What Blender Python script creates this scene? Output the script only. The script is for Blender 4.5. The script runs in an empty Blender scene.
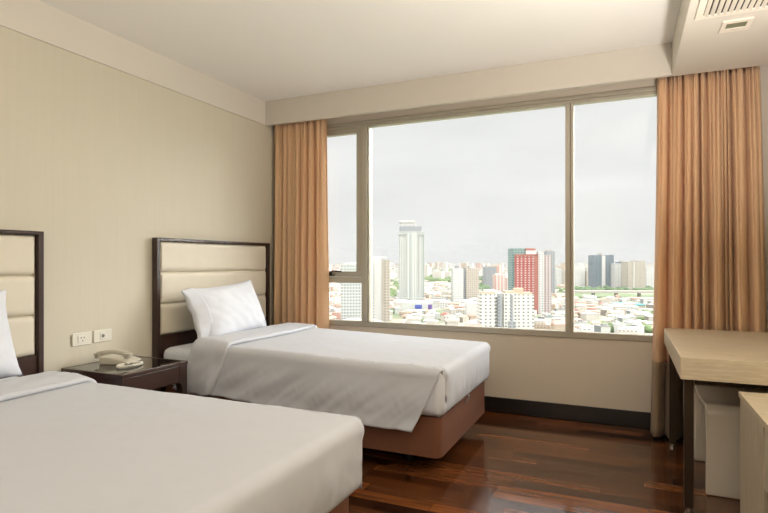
import bpy, bmesh, math, random
from mathutils import Vector, Matrix, noise, Euler

S = bpy.context.scene
C = S.collection
PI = math.pi
R = math.radians

# ---------------------------------------------------------------- camera
CAM_H = 1.2
YAW = R(24)
FPX = 545.0
cam = bpy.data.cameras.new('camera')
cam_o = bpy.data.objects.new('camera', cam)
C.objects.link(cam_o)
cam_o.location = (0, 0, CAM_H)
cam_o.rotation_euler = (R(90), 0, YAW)
cam.sensor_width = 36
cam.lens = 36 * FPX / 768
cam.shift_y = 5.5 / 768
cam.clip_start = 0.05
cam.clip_end = 20000
S.camera = cam_o

# ---------------------------------------------------------------- view
S.view_settings.view_transform = 'Standard'
S.view_settings.look = 'None'
S.view_settings.gamma = 1
S.view_settings.use_curve_mapping = False
S.view_settings.exposure = 0.0

# ---------------------------------------------------------------- overcast sky
SKY_LOW = 0.91      # near the horizon
SKY_HIGH = 4.0      # the bright haze overhead
w = bpy.data.worlds.new('overcast_sky')
S.world = w
w.use_nodes = True
nt = w.node_tree
nt.nodes.clear()
def wn(t, **k):
    n = nt.nodes.new(t)
    for a, b in k.items():
        setattr(n, a, b)
    return n
tc = wn('ShaderNodeTexCoord')
sep = wn('ShaderNodeSeparateXYZ')
nt.links.new(tc.outputs['Generated'], sep.inputs[0])
mr = wn('ShaderNodeMapRange', interpolation_type='SMOOTHSTEP')
mr.inputs['From Min'].default_value = 0.34
mr.inputs['From Max'].default_value = 0.70
mr.inputs['To Min'].default_value = SKY_LOW
mr.inputs['To Max'].default_value = SKY_HIGH
nt.links.new(sep.outputs['Z'], mr.inputs['Value'])
mp = wn('ShaderNodeMapping')
mp.inputs['Scale'].default_value = (1.0, 1.0, 5.0)
nt.links.new(tc.outputs['Generated'], mp.inputs[0])
nz = wn('ShaderNodeTexNoise')
nz.inputs['Scale'].default_value = 2.6
nz.inputs['Detail'].default_value = 5
nt.links.new(mp.outputs[0], nz.inputs['Vector'])
cr = wn('ShaderNodeValToRGB')
cr.color_ramp.elements[0].position = 0.36
cr.color_ramp.elements[0].color = (0.96, 0.965, 0.955, 1)
cr.color_ramp.elements[1].position = 0.66
cr.color_ramp.elements[1].color = (1.06, 1.065, 1.06, 1)
nt.links.new(nz.outputs['Fac'], cr.inputs[0])
# the sun behind the cloud, off to the right of the window: a broad soft glow
GLOW = 18.0
nrmv = wn('ShaderNodeVectorMath', operation='NORMALIZE')
nt.links.new(tc.outputs['Generated'], nrmv.inputs[0])
dp = wn('ShaderNodeVectorMath', operation='DOT_PRODUCT')
nt.links.new(nrmv.outputs[0], dp.inputs[0])
_az, _el = R(52), R(24)
dp.inputs[1].default_value = (math.sin(_az) * math.cos(_el), math.cos(_az) * math.cos(_el), math.sin(_el))
gmr = wn('ShaderNodeMapRange', interpolation_type='SMOOTHSTEP')
gmr.inputs['From Min'].default_value = 0.76
gmr.inputs['From Max'].default_value = 1.0
gmr.inputs['To Min'].default_value = 0
gmr.inputs['To Max'].default_value = GLOW
nt.links.new(dp.outputs['Value'], gmr.inputs['Value'])
addg = wn('ShaderNodeMath', operation='ADD')
nt.links.new(mr.outputs[0], addg.inputs[0])
nt.links.new(gmr.outputs[0], addg.inputs[1])
# the sky behind the hotel is brighter too and lights the city's facades
BACK = 2.2
sepn = wn('ShaderNodeSeparateXYZ')
nt.links.new(nrmv.outputs[0], sepn.inputs[0])
bmr = wn('ShaderNodeMapRange', interpolation_type='SMOOTHSTEP')
bmr.inputs['From Min'].default_value = 0.05
bmr.inputs['From Max'].default_value = -0.6
bmr.inputs['To Min'].default_value = 0
bmr.inputs['To Max'].default_value = BACK
nt.links.new(sepn.outputs['Y'], bmr.inputs['Value'])
addb = wn('ShaderNodeMath', operation='ADD')
nt.links.new(addg.outputs[0], addb.inputs[0])
nt.links.new(bmr.outputs[0], addb.inputs[1])
bg = wn('ShaderNodeBackground')
nt.links.new(cr.outputs[0], bg.inputs['Color'])
nt.links.new(addb.outputs[0], bg.inputs['Strength'])
wo = wn('ShaderNodeOutputWorld')
nt.links.new(bg.outputs[0], wo.inputs['Surface'])

# portal in the window opening (tells the renderer where the daylight comes in)
pl = bpy.data.lights.new('window_portal', 'AREA')
pl.shape = 'RECTANGLE'
pl.size = 3.3
pl.size_y = 1.85
pl.cycles.is_portal = True
plo = bpy.data.objects.new('window_portal', pl)
C.objects.link(plo)
plo.location = (-1.15, 4.46, 1.54)
plo.rotation_euler = (R(-90), 0, 0)

FILL_LAMP_W = 60          # base watts of the fill lamps added out of view
FILL_LAMP_COL = (1.0, 0.955, 0.92)

# ================================================================= materials
MAT = {}
def newmat(name):
    m = bpy.data.materials.new(name)
    m.use_nodes = True
    t = m.node_tree
    b = t.nodes['Principled BSDF']
    MAT[name] = m
    return m, t, b
def N(t, typ, **k):
    n = t.nodes.new(typ)
    for a, b in k.items():
        setattr(n, a, b)
    return n
def M(t, op, a, b=None, c=None):
    n = N(t, 'ShaderNodeMath', operation=op)
    for i, v in enumerate((a, b, c)):
        if v is None:
            continue
        if isinstance(v, (int, float)):
            n.inputs[i].default_value = v
        else:
            t.links.new(v, n.inputs[i])
    return n.outputs[0]
def srgb(r, g, b):
    def f(c):
        c /= 255
        return c / 12.92 if c <= .04045 else ((c + .055) / 1.055) ** 2.4
    return (f(r), f(g), f(b), 1)
def mixc(t, fac, a, b):
    n = N(t, 'ShaderNodeMix', data_type='RGBA')
    if isinstance(fac, (int, float)):
        n.inputs[0].default_value = fac
    else:
        t.links.new(fac, n.inputs[0])
    for i, v in ((6, a), (7, b)):
        if isinstance(v, tuple):
            n.inputs[i].default_value = v
        else:
            t.links.new(v, n.inputs[i])
    return n.outputs[2]
def noise_tex(t, vec, scale, detail=3, mapping=None):
    if mapping:
        mp = N(t, 'ShaderNodeMapping')
        mp.inputs['Scale'].default_value = mapping
        t.links.new(vec, mp.inputs[0])
        vec = mp.outputs[0]
    n = N(t, 'ShaderNodeTexNoise')
    n.inputs['Scale'].default_value = scale
    n.inputs['Detail'].default_value = detail
    t.links.new(vec, n.inputs['Vector'])
    return n.outputs['Fac']
def bump(t, b, h, strength=.2, dist=.002):
    n = N(t, 'ShaderNodeBump')
    n.inputs['Strength'].default_value = strength
    n.inputs['Distance'].default_value = dist
    t.links.new(h, n.inputs['Height'])
    t.links.new(n.outputs[0], b.inputs['Normal'])
def simple(name, col, rough=.6, var=.04, scale=8, mapping=None, bumpd=0, bscale=60, metal=0, spec=.5, coat=0):
    m, t, b = newmat(name)
    o = N(t, 'ShaderNodeTexCoord').outputs['Object']
    f = noise_tex(t, o, scale, 4, mapping)
    c2 = tuple(max(0, x * (1 - var * 2.5)) for x in col[:3]) + (1,)
    c1 = tuple(min(1, x * (1 + var)) for x in col[:3]) + (1,)
    t.links.new(mixc(t, f, c2, c1), b.inputs['Base Color'])
    b.inputs['Roughness'].default_value = rough
    b.inputs['Metallic'].default_value = metal
    b.inputs['Specular IOR Level'].default_value = spec
    b.inputs['Coat Weight'].default_value = coat
    b.inputs['Coat Roughness'].default_value = .06
    if bumpd:
        bump(t, b, noise_tex(t, o, bscale, 3, mapping), .5, bumpd)
    return m

simple('ceiling_paint', srgb(247, 243, 236), .9, .01, 2)
simple('pelmet_paint', srgb(208, 200, 187), .9, .01, 2)
simple('band_paint', srgb(226, 219, 208), .9, .01, 2)
simple('window_wall_paint', srgb(212, 199, 181), .85, .015, 3)
simple('right_wall_paint', srgb(205, 196, 172), .85, .015, 3)
simple('baseboard_wood', srgb(30, 24, 22), .35, .1, 4, (1, 1, 8))
simple('frame_metal', srgb(178, 170, 154), .45, .02, 5, metal=.35)
simple('frame_metal_dark', srgb(96, 88, 76), .4, .02, 5, metal=.5)
simple('handle_metal', srgb(70, 62, 52), .35, .03, 30, metal=.8)
simple('dark_wood', srgb(62, 38, 30), .32, .18, 5, (3, 3, 30), coat=.25)
simple('dark_wood_upright', srgb(58, 37, 30), .32, .18, 5, (30, 30, 2), coat=.25)
simple('cream_leather', srgb(226, 217, 198), .5, .02, 10, bumpd=.0006, bscale=180)
simple('bed_linen', srgb(203, 205, 211), .85, .012, 12, bumpd=.0005, bscale=260)
simple('sheet_linen', srgb(224, 227, 235), .8, .012, 12, bumpd=.0005, bscale=260)
simple('base_fabric', srgb(120, 76, 54), .9, .05, 14, bumpd=.0008, bscale=320)
simple('black_plastic', srgb(22, 20, 20), .5, .05, 20)
simple('white_plastic', srgb(232, 228, 214), .35, .01, 20)
simple('phone_plastic', srgb(204, 197, 180), .35, .02, 30)
simple('phone_grey', srgb(140, 136, 124), .4, .02, 30)
simple('white_lacquer', srgb(224, 214, 196), .22, .01, 10, coat=.4)
simple('leg_metal', srgb(80, 68, 56), .3, .04, 12, metal=.8)
simple('vent_paint', srgb(224, 214, 198), .5, .01, 20)
simple('vent_dark', srgb(60, 50, 42), .8, .05, 20)
simple('panel_green', srgb(116, 122, 98), .2, .05, 30)
simple('chrome', srgb(190, 190, 188), .15, .01, 20, metal=1)

# wallpaper with faint vertical streaks
m, t, b = newmat('wallpaper')
o = N(t, 'ShaderNodeTexCoord').outputs['Object']
f1 = noise_tex(t, o, 9, 3, (1, 6, .15))
f2 = noise_tex(t, o, 60, 2, (1, 4, .05))
f = M(t, 'ADD', M(t, 'MULTIPLY', f1, .6), M(t, 'MULTIPLY', f2, .4))
t.links.new(mixc(t, f, srgb(210, 203, 184), srgb(219, 212, 194)), b.inputs['Base Color'])
b.inputs['Roughness'].default_value = .75
bump(t, b, f2, .3, .0008)

# wood floor, planks running along x
m, t, b = newmat('floor_wood')
o = N(t, 'ShaderNodeTexCoord').outputs['Object']
sp = N(t, 'ShaderNodeSeparateXYZ')
t.links.new(o, sp.inputs[0])
PW = .092
row = M(t, 'FLOOR', M(t, 'DIVIDE', sp.outputs['Y'], PW))
fy = M(t, 'FRACT', M(t, 'DIVIDE', sp.outputs['Y'], PW))
wnr = N(t, 'ShaderNodeTexWhiteNoise', noise_dimensions='1D')
t.links.new(row, wnr.inputs['W'])
xs = M(t, 'ADD', M(t, 'DIVIDE', sp.outputs['X'], .72), M(t, 'MULTIPLY', wnr.outputs['Value'], 9.0))
colx = M(t, 'FLOOR', xs)
fx = M(t, 'FRACT', xs)
cb = N(t, 'ShaderNodeCombineXYZ')
t.links.new(row, cb.inputs[0]); t.links.new(colx, cb.inputs[1])
wn2 = N(t, 'ShaderNodeTexWhiteNoise', noise_dimensions='2D')
t.links.new(cb.outputs[0], wn2.inputs['Vector'])
ramp = N(t, 'ShaderNodeValToRGB')
els = ramp.color_ramp.elements
els[0].position = 0; els[0].color = srgb(32, 16, 9)
els[1].position = 1; els[1].color = srgb(118, 68, 34)
e = els.new(.35); e.color = srgb(74, 42, 22)
e = els.new(.7); e.color = srgb(98, 57, 30)
t.links.new(wn2.outputs['Value'], ramp.inputs[0])
off = N(t, 'ShaderNodeVectorMath', operation='ADD')
t.links.new(o, off.inputs[0])
sc3 = N(t, 'ShaderNodeVectorMath', operation='SCALE')
t.links.new(wn2.outputs['Color'], sc3.inputs[0]); sc3.inputs['Scale'].default_value = 7
t.links.new(sc3.outputs[0], off.inputs[1])
gr = noise_tex(t, off.outputs[0], 9, 6, (.35, 7, 1))
gr2 = noise_tex(t, off.outputs[0], 3, 3, (.6, 4, 1))
g = M(t, 'ADD', M(t, 'MULTIPLY', gr, .9), M(t, 'MULTIPLY', gr2, .6))
gm = N(t, 'ShaderNodeMapRange')
gm.inputs['From Min'].default_value = .5; gm.inputs['From Max'].default_value = 1.0
gm.inputs['To Min'].default_value = .45; gm.inputs['To Max'].default_value = 1.4
t.links.new(g, gm.inputs['Value'])
seam = M(t, 'MAXIMUM', M(t, 'LESS_THAN', fy, .018), M(t, 'LESS_THAN', fx, .003))
mul = N(t, 'ShaderNodeVectorMath', operation='SCALE')
t.links.new(ramp.outputs[0], mul.inputs[0]); t.links.new(gm.outputs[0], mul.inputs['Scale'])
t.links.new(mixc(t, seam, mul.outputs[0], srgb(24, 12, 8)), b.inputs['Base Color'])
rr = N(t, 'ShaderNodeMapRange')
rr.inputs['To Min'].default_value = .07; rr.inputs['To Max'].default_value = .16
t.links.new(gr2, rr.inputs['Value'])
t.links.new(rr.outputs[0], b.inputs['Roughness'])
b.inputs['Specular IOR Level'].default_value = .65
bump(t, b, M(t, 'SUBTRACT', M(t, 'MULTIPLY', gr, .15), seam), .25, .0008)

# light grey-brown oak veneer
def oak(name, c1, c2, mapping):
    m, t, b = newmat(name)
    o = N(t, 'ShaderNodeTexCoord').outputs['Object']
    f = noise_tex(t, o, 7, 6, mapping)
    f2 = noise_tex(t, o, 30, 3, mapping)
    ff = M(t, 'ADD', M(t, 'MULTIPLY', f, .6), M(t, 'MULTIPLY', f2, .4))
    mrn = N(t, 'ShaderNodeMapRange')
    mrn.inputs['From Min'].default_value = .35; mrn.inputs['From Max'].default_value = .65
    t.links.new(ff, mrn.inputs['Value'])
    t.links.new(mixc(t, mrn.outputs[0], c1, c2), b.inputs['Base Color'])
    b.inputs['Roughness'].default_value = .38
    bump(t, b, ff, .2, .0006)
oak('grey_oak', srgb(186, 170, 144), srgb(214, 200, 174), (.8, 14, 14))
oak('grey_oak_upright', srgb(176, 162, 138), srgb(208, 196, 172), (14, 14, .8))

# curtain cloth
def cloth(name, col, trans, tw=.35):
    m, t, b = newmat(name)
    o = N(t, 'ShaderNodeTexCoord').outputs['Object']
    f = noise_tex(t, o, 120, 2)
    t.links.new(mixc(t, f, tuple(x * .965 for x in col[:3]) + (1,), col), b.inputs['Base Color'])
    b.inputs['Roughness'].default_value = .8
    b.inputs['Sheen Weight'].default_value = .15
    tr = N(t, 'ShaderNodeBsdfTranslucent')
    tr.inputs['Color'].default_value = trans
    mx = N(t, 'ShaderNodeMixShader')
    mx.inputs[0].default_value = tw
    out = t.nodes['Material Output']
    t.links.new(b.outputs[0], mx.inputs[1]); t.links.new(tr.outputs[0], mx.inputs[2])
    t.links.new(mx.outputs[0], out.inputs['Surface'])
cloth('curtain_cloth', srgb(233, 194, 153), srgb(230, 186, 142), .20)
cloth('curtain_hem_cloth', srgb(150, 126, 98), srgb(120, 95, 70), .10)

# glass
def glass(name, tint, refl):
    m, t, b = newmat(name)
    t.nodes.remove(b)
    tr = N(t, 'ShaderNodeBsdfTransparent'); tr.inputs[0].default_value = tint
    gl = N(t, 'ShaderNodeBsdfGlossy'); gl.inputs['Roughness'].default_value = .0
    fr = N(t, 'ShaderNodeFresnel'); fr.inputs[0].default_value = 1.45
    mx = N(t, 'ShaderNodeMixShader')
    t.links.new(M(t, 'MULTIPLY', fr.outputs[0], refl), mx.inputs[0])
    t.links.new(tr.outputs[0], mx.inputs[1]); t.links.new(gl.outputs[0], mx.inputs[2])
    t.links.new(mx.outputs[0], t.nodes['Material Output'].inputs['Surface'])
glass('window_glass', (.97, .975, .97, 1), .7)
m, t, b = newmat('black_glass')
b.inputs['Base Color'].default_value = srgb(22, 18, 18)
b.inputs['Roughness'].default_value = .06
b.inputs['Coat Weight'].default_value = .5

m, t, b = newmat('lamp_glow')
b.inputs['Base Color'].default_value = (1, .9, .75, 1)
b.inputs['Emission Color'].default_value = (1, .86, .68, 1)
b.inputs['Emission Strength'].default_value = 2.0

# facades: walls with a grid of windows, patterned in the building's own coordinates
def facade(name, wall, win, sx=3.5, sz=3.2, fx=.55, fz=.5, rough=.7, band=None, win2=None):
    m, t, b = newmat(name)
    tcn = N(t, 'ShaderNodeTexCoord')
    sp = N(t, 'ShaderNodeSeparateXYZ')
    t.links.new(tcn.outputs['Object'], sp.inputs[0])
    gn = N(t, 'ShaderNodeNewGeometry')
    h = M(t, 'ADD', sp.outputs['X'], sp.outputs['Y'])
    hx = M(t, 'FRACT', M(t, 'DIVIDE', h, sx))
    hz = M(t, 'FRACT', M(t, 'DIVIDE', sp.outputs['Z'], sz))
    mk = M(t, 'MULTIPLY', M(t, 'LESS_THAN', hx, fx), M(t, 'LESS_THAN', hz, fz))
    nrm = N(t, 'ShaderNodeSeparateXYZ')
    t.links.new(gn.outputs['Normal'], nrm.inputs[0])
    up = M(t, 'LESS_THAN', M(t, 'ABSOLUTE', nrm.outputs['Z']), .5)
    mk = M(t, 'MULTIPLY', mk, up)
    f = noise_tex(t, tcn.outputs['Object'], .08, 2)
    wc = mixc(t, f, tuple(x * .92 for x in wall[:3]) + (1,), wall)
    if band:
        bx, bw, bc = band
        bm_ = M(t, 'LESS_THAN', M(t, 'FRACT', M(t, 'DIVIDE', h, bx)), bw)
        wc = mixc(t, bm_, wc, bc)
    t.links.new(mixc(t, mk, wc, win), b.inputs['Base Color'])
    b.inputs['Roughness'].default_value = rough
    return m
def W_(r, g, b):
    c = srgb(r, g, b)
    return (c[0] * .62, c[1] * .62, c[2] * .62, 1)
facade('facade_white', W_(226, 224, 218), W_(150, 156, 156), 4, 3.3, .5, .45)
facade('facade_white_fine', W_(232, 230, 224), W_(172, 178, 176), 3, 3.2, .45, .5)
facade('facade_tower', W_(226, 226, 218), W_(132, 142, 138), 4.2, 3.4, .5, .55, band=(13.5, .22, W_(178, 186, 180)))
facade('facade_slab', W_(206, 208, 202), W_(140, 146, 144), 3.2, 3.4, .6, .5)
facade('facade_beige', W_(204, 194, 178), W_(150, 142, 130), 3.4, 3.2, .5, .5)
facade('facade_apartment', W_(232, 228, 220), W_(118, 122, 122), 4.6, 3.4, .42, .42)
facade('facade_red', W_(176, 86, 78), W_(206, 196, 190), 5.2, 3.2, .42, .5)
facade('facade_redgrey', W_(206, 200, 196), W_(138, 84, 78), 4.2, 3.2, .5, .55)
facade('facade_grey', W_(170, 172, 174), W_(120, 126, 132), 3.4, 3.2, .5, .6)
facade('facade_blue', W_(104, 118, 128), W_(148, 162, 170), 3.8, 3.2, .4, .5)
facade('facade_green_glass', W_(140, 164, 158), W_(96, 124, 122), 3.8, 3.4, .6, .6)
facade('facade_pink', W_(222, 212, 204), W_(204, 150, 136), 7, 60, .35, 1.0)
facade('facade_house', W_(222, 214, 202), W_(150, 140, 130), 3.4, 3.2, .4, .4)
facade('facade_house_tan', W_(204, 184, 162), W_(140, 122, 108), 3.4, 3.2, .4, .4)
simple('roof_white', W_(224, 222, 216), .8, .04, .1)
simple('roof_cream', W_(214, 192, 166), .8, .05, .1)
simple('roof_pink', W_(208, 166, 150), .8, .06, .1)
simple('roof_grey', W_(158, 156, 152), .8, .06, .1)
simple('roof_red', W_(178, 112, 98), .8, .06, .1)
simple('roof_teal', W_(96, 174, 176), .6, .04, .1)
simple('sign_blue', W_(70, 90, 190), .5, .02, .1)
simple('sign_purple', W_(110, 70, 160), .5, .02, .1)
simple('concrete', W_(196, 188, 176), .9, .04, .05)
simple('tree_green', W_(112, 134, 82), .9, .15, .06)
simple('tree_green_dark', W_(92, 116, 74), .9, .15, .06)

m, t, b = newmat('city_ground_mat')
o = N(t, 'ShaderNodeTexCoord').outputs['Object']
f = noise_tex(t, o, .0045, 5)
f2 = noise_tex(t, o, .03, 4)
rp = N(t, 'ShaderNodeValToRGB')
el = rp.color_ramp.elements
el[0].position = .42; el[0].color = W_(110, 128, 84)
el[1].position = .60; el[1].color = W_(192, 186, 172)
e = el.new(.50); e.color = W_(170, 168, 148)
t.links.new(M(t, 'ADD', M(t, 'MULTIPLY', f, .7), M(t, 'MULTIPLY', f2, .3)), rp.inputs[0])
t.links.new(rp.outputs[0], b.inputs['Base Color'])
b.inputs['Roughness'].default_value = .95

# ================================================================= helpers
ORG = {}
def org(o):
    return ORG.get(o.name, Vector((0, 0, 0))) if o else Vector((0, 0, 0))
def tag(o, label=None, cat=None, group=None, kind=None):
    if label: o['label'] = label
    if cat: o['category'] = cat
    if group: o['group'] = group
    if kind: o['kind'] = kind
    return o
def thing(name, label, cat, loc=(0, 0, 0), group=None, kind=None):
    o = bpy.data.objects.new(name, None)
    C.objects.link(o)
    o.location = loc
    o.empty_display_size = .1
    ORG[o.name] = Vector(loc)
    return tag(o, label, cat, group, kind)
def obj(name, bm, mat, parent=None, smooth=False, loc=None, fix=True):
    """bm in world coordinates; linked relative to its parent or with its origin at loc"""
    if fix:
        bmesh.ops.recalc_face_normals(bm, faces=bm.faces[:])
    me = bpy.data.meshes.new(name)
    base = org(parent) if parent else Vector(loc or (0, 0, 0))
    bmesh.ops.translate(bm, verts=bm.verts[:], vec=-base)
    bm.to_mesh(me)
    bm.free()
    if smooth:
        for p in me.polygons:
            p.use_smooth = True
    mats = mat if isinstance(mat, (list, tuple)) else [mat]
    for x in mats:
        me.materials.append(MAT[x])
    o = bpy.data.objects.new(name, me)
    C.objects.link(o)
    if parent:
        o.parent = parent
    else:
        o.location = base
    ORG[o.name] = base
    return o
def auto(o, ang=35):
    """smooth shading, creases kept sharp"""
    me = o.data
    bm = bmesh.new(); bm.from_mesh(me)
    for f in bm.faces: f.smooth = True
    for e in bm.edges:
        if len(e.link_faces) == 2 and e.calc_face_angle(0) > R(ang):
            e.smooth = False
    bm.to_mesh(me); bm.free()
    return o
def BM():
    return bmesh.new()
def box(bm, x0, x1, y0, y1, z0, z1, bev=0, seg=2, only=None):
    v = [bm.verts.new(p) for p in ((x0, y0, z0), (x1, y0, z0), (x1, y1, z0), (x0, y1, z0),
                                   (x0, y0, z1), (x1, y0, z1), (x1, y1, z1), (x0, y1, z1))]
    fs = [bm.faces.new([v[i] for i in q]) for q in
          ((0, 3, 2, 1), (4, 5, 6, 7), (0, 1, 5, 4), (1, 2, 6, 5), (2, 3, 7, 6), (3, 0, 4, 7))]
    if bev:
        es = set(e for f in fs for e in f.edges)
        if only == 'z':
            es = [e for e in es if abs(e.verts[0].co.z - e.verts[1].co.z) > 1e-6]
        bmesh.ops.bevel(bm, geom=list(es), offset=bev, segments=seg, profile=.5, affect='EDGES')
    return bm
def B(*a, **k):
    return box(BM(), *a, **k)
def tube(bm, pts, r, n=8, closed=False):
    pts = [Vector(p) for p in pts]
    rings = []
    L = len(pts)
    for i, p in enumerate(pts):
        if closed:
            d = pts[(i + 1) % L] - pts[i - 1]
        else:
            d = pts[min(i + 1, L - 1)] - pts[max(i - 1, 0)]
        d.normalize()
        up = Vector((0, 0, 1)) if abs(d.z) < .9 else Vector((1, 0, 0))
        a = d.cross(up).normalized(); b2 = d.cross(a)
        rr = r[i] if isinstance(r, (list, tuple)) else r
        rings.append([bm.verts.new(p + (a * math.cos(2 * PI * k / n) + b2 * math.sin(2 * PI * k / n)) * rr) for k in range(n)])
    for i in range(L if closed else L - 1):
        A, Bq = rings[i], rings[(i + 1) % L]
        for k in range(n):
            bm.faces.new((A[k], A[(k + 1) % n], Bq[(k + 1) % n], Bq[k]))
    if not closed:
        bm.faces.new(rings[0]); bm.faces.new(rings[-1][::-1])
    return bm
def grid(bm, rows):
    """rows: list of lists of points"""
    vs = [[bm.verts.new(p) for p in r] for r in rows]
    for i in range(len(vs) - 1):
        for j in range(len(vs[i]) - 1):
            bm.faces.new((vs[i][j], vs[i][j + 1], vs[i + 1][j + 1], vs[i + 1][j]))
    return bm
def solid(o, th, offset=0):
    md = o.modifiers.new('thickness', 'SOLIDIFY')
    md.thickness = th
    md.offset = offset
    return o
def ss(a, b, x):
    x = max(0, min(1, (x - a) / (b - a)))
    return x * x * (3 - 2 * x)
def nz3(x, y, z):
    return noise.noise(Vector((x, y, z)))
def struct(name, bm, mat, parent=None, smooth=False):
    o = obj(name, bm, mat, parent, smooth)
    if not parent:
        o['kind'] = 'structure'
    return o

# ================================================================= room shell
XL, XR, YW, YB = -3.05, .87, 4.36, -3.2
ZC, ZB, YBK = 2.68, 2.46, 4.18
struct('floor', B(XL - .15, XR + .15, YB - .15, YW + .18, -.12, 0), 'floor_wood')
struct('ceiling', B(XL - .15, XR + .15, YB - .15, YW + .18, ZC, ZC + .12), 'ceiling_paint')
struct('wall_left', B(XL - .15, XL, YB - .15, YW + .18, 0, ZC), 'wallpaper')
struct('wall_right', B(XR, XR + .15, YB - .15, YW + .18, 0, ZC), 'right_wall_paint')
struct('wall_rear', B(XL, XR, YB - .15, YB, 0, ZC), 'wallpaper')
WX0, WX1, WZ0, WZ1 = -2.80, .50, .625, 2.455
bm = BM()
for a in ((XL, WX0, 0, ZC), (WX1, XR, 0, ZC), (WX0, WX1, 0, WZ0), (WX0, WX1, WZ1, ZC)):
    box(bm, a[0], a[1], YW, YW + .18, a[2], a[3])
struct('wall_window', bm, 'window_wall_paint')
struct('trim_1', B(XL, .28, YBK - .04, YBK, ZB, ZC, bev=.004), 'pelmet_paint')            # curtain pelmet of plaster
struct('trim_2', B(XL, XL + .012, YB, YBK - .04, ZB, ZC), 'band_paint')                 # plaster band over the wallpaper
struct('trim_3', B(.28, XR, YB, YBK, ZB, ZC, bev=.004), 'pelmet_paint')                   # dropped box for the air conditioning
bb = B(XL + .014, XR, YW - .016, YW, 0, .118, bev=.004)
struct('baseboard_window', bb, 'baseboard_wood')
struct('baseboard_left', B(XL, XL + .014, YB, YW - .016, 0, .118, bev=.004), 'baseboard_wood')

# ---- window
win = thing('window_1', None, None, (0, YW, 0), kind='structure')
FY0, FY1 = YW - .012, YW + .05
GY = YW + .022
fr = BM()
box(fr, WX0, WX1, FY0, FY1, WZ0, .672, bev=.004)
box(fr, WX0, WX1, FY0, FY1, 2.398, 2.425, bev=.003)
box(fr, WX0, WX1, FY0 - .012, FY1, 2.425, WZ1, bev=.003)
box(fr, WX0, WX0 + .05, FY0, FY1, .672, 2.398, bev=.003)
box(fr, WX1 - .05, WX1, FY0, FY1, .672, 2.398, bev=.003)
obj('window_frame', fr, 'frame_metal', win)
box(fr := BM(), -2.147, -2.092, FY0 - .02, FY1, .672, 2.398, bev=.004)
box(fr, -2.090, -2.080, FY0 - .004, FY1, .672, 2.398, bev=.002)
obj('mullion', fr, 'frame_metal', win)
box(fr := BM(), -.425, -.390, FY0 - .02, FY1, .672, 2.398, bev=.004)
box(fr, -.388, -.366, FY0 - .008, FY1, .672, 2.398, bev=.003)
obj('mullion', fr, 'frame_metal', win)
obj('transom', B(WX0 + .05, -2.147, FY0 - .012, FY1, 1.012, 1.066, bev=.004), 'frame_metal', win)
sa = BM()
for a in ((WX0 + .05, -2.150, 1.069, 1.115), (WX0 + .05, -2.150, 2.352, 2.396), (WX0 + .05, WX0 + .095, 1.115, 2.352), (-2.205, -2.150, 1.115, 2.352)):
    box(sa, a[0], a[1], FY0 - .004, FY1 - .01, a[2], a[3], bev=.004)
sash = obj('sash', sa, 'frame_metal', win)
hd = BM()
box(hd, -2.62, -2.42, FY0 - .020, FY0 - .004, 1.074, 1.086, bev=.003)
box(hd, -2.50, -2.44, FY0 - .034, FY0 - .018, 1.084, 1.112, bev=.004)
tube(hd, [(-2.47, FY0 - .03, 1.10), (-2.42, FY0 - .05, 1.118), (-2.33, FY0 - .05, 1.114)], .007, 8)
obj('handle', hd, 'handle_metal', sash)
for a in ((WX0 + .094, -2.204, 1.114, 2.353), (WX0 + .048, -2.146, .671, 1.013), (-2.081, -.424, .671, 2.399), (-.367, WX1 - .049, .671, 2.399)):
    obj('pane', B(a[0], a[1], GY, GY + .006, a[2], a[3]), 'window_glass', win)

# ---- air vent and small panel in the dropped box
vent = thing('air_vent', 'white louvred air conditioning grille set in the dropped ceiling', 'air vent', (.59, 2.9, ZB))
vx0, vx1, vy0, vy1 = .322, .80, 2.50, 3.235
f_ = BM()
for a in ((vx0, vx1, vy1 - .032, vy1), (vx0, vx1, vy0, vy0 + .032), (vx0, vx0 + .032, vy0 + .032, vy1 - .032), (vx1 - .032, vx1, vy0 + .032, vy1 - .032)):
    box(f_, a[0], a[1], a[2], a[3], ZB - .010, ZB - .0005)
obj('frame', f_, 'vent_paint', vent)
obj('backing', B(vx0 + .032, vx1 - .032, vy0 + .032, vy1 - .032, ZB - .002, ZB - .0006), 'vent_dark', vent)
x = vx0 + .045
while x < vx1 - .04:
    s_ = BM()
    box(s_, x - .0095, x + .0095, vy0 + .032, vy1 - .032, -.0012, .0012)
    bmesh.ops.rotate(s_, verts=s_.verts[:], cent=(x, 0, 0), matrix=Matrix.Rotation(R(38), 3, 'Y'))
    bmesh.ops.translate(s_, verts=s_.verts[:], vec=(0, 0, ZB - .0095))
    obj('slat', s_, 'vent_paint', vent)
    x += .027
pn = thing('ceiling_panel', 'small white rectangular fitting with green lens beside the air grille', 'ceiling fitting', (.53, 3.4, ZB))
f_ = BM()
px0, px1, py0, py1 = .460, .598, 3.325, 3.475
for a in ((px0, px1, py0, py0 + .03), (px0, px1, py1 - .045, py1), (px0, px0 + .022, py0 + .03, py1 - .045), (px1 - .022, px1, py0 + .03, py1 - .045)):
    box(f_, a[0], a[1], a[2], a[3], ZB - .009, ZB - .0005)
obj('frame', f_, 'vent_paint', pn)
obj('lens', B(px0 + .02, px1 - .02, py0 + .028, py1 - .043, ZB - .005, ZB - .0008, bev=.001), 'panel_green', pn)

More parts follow.
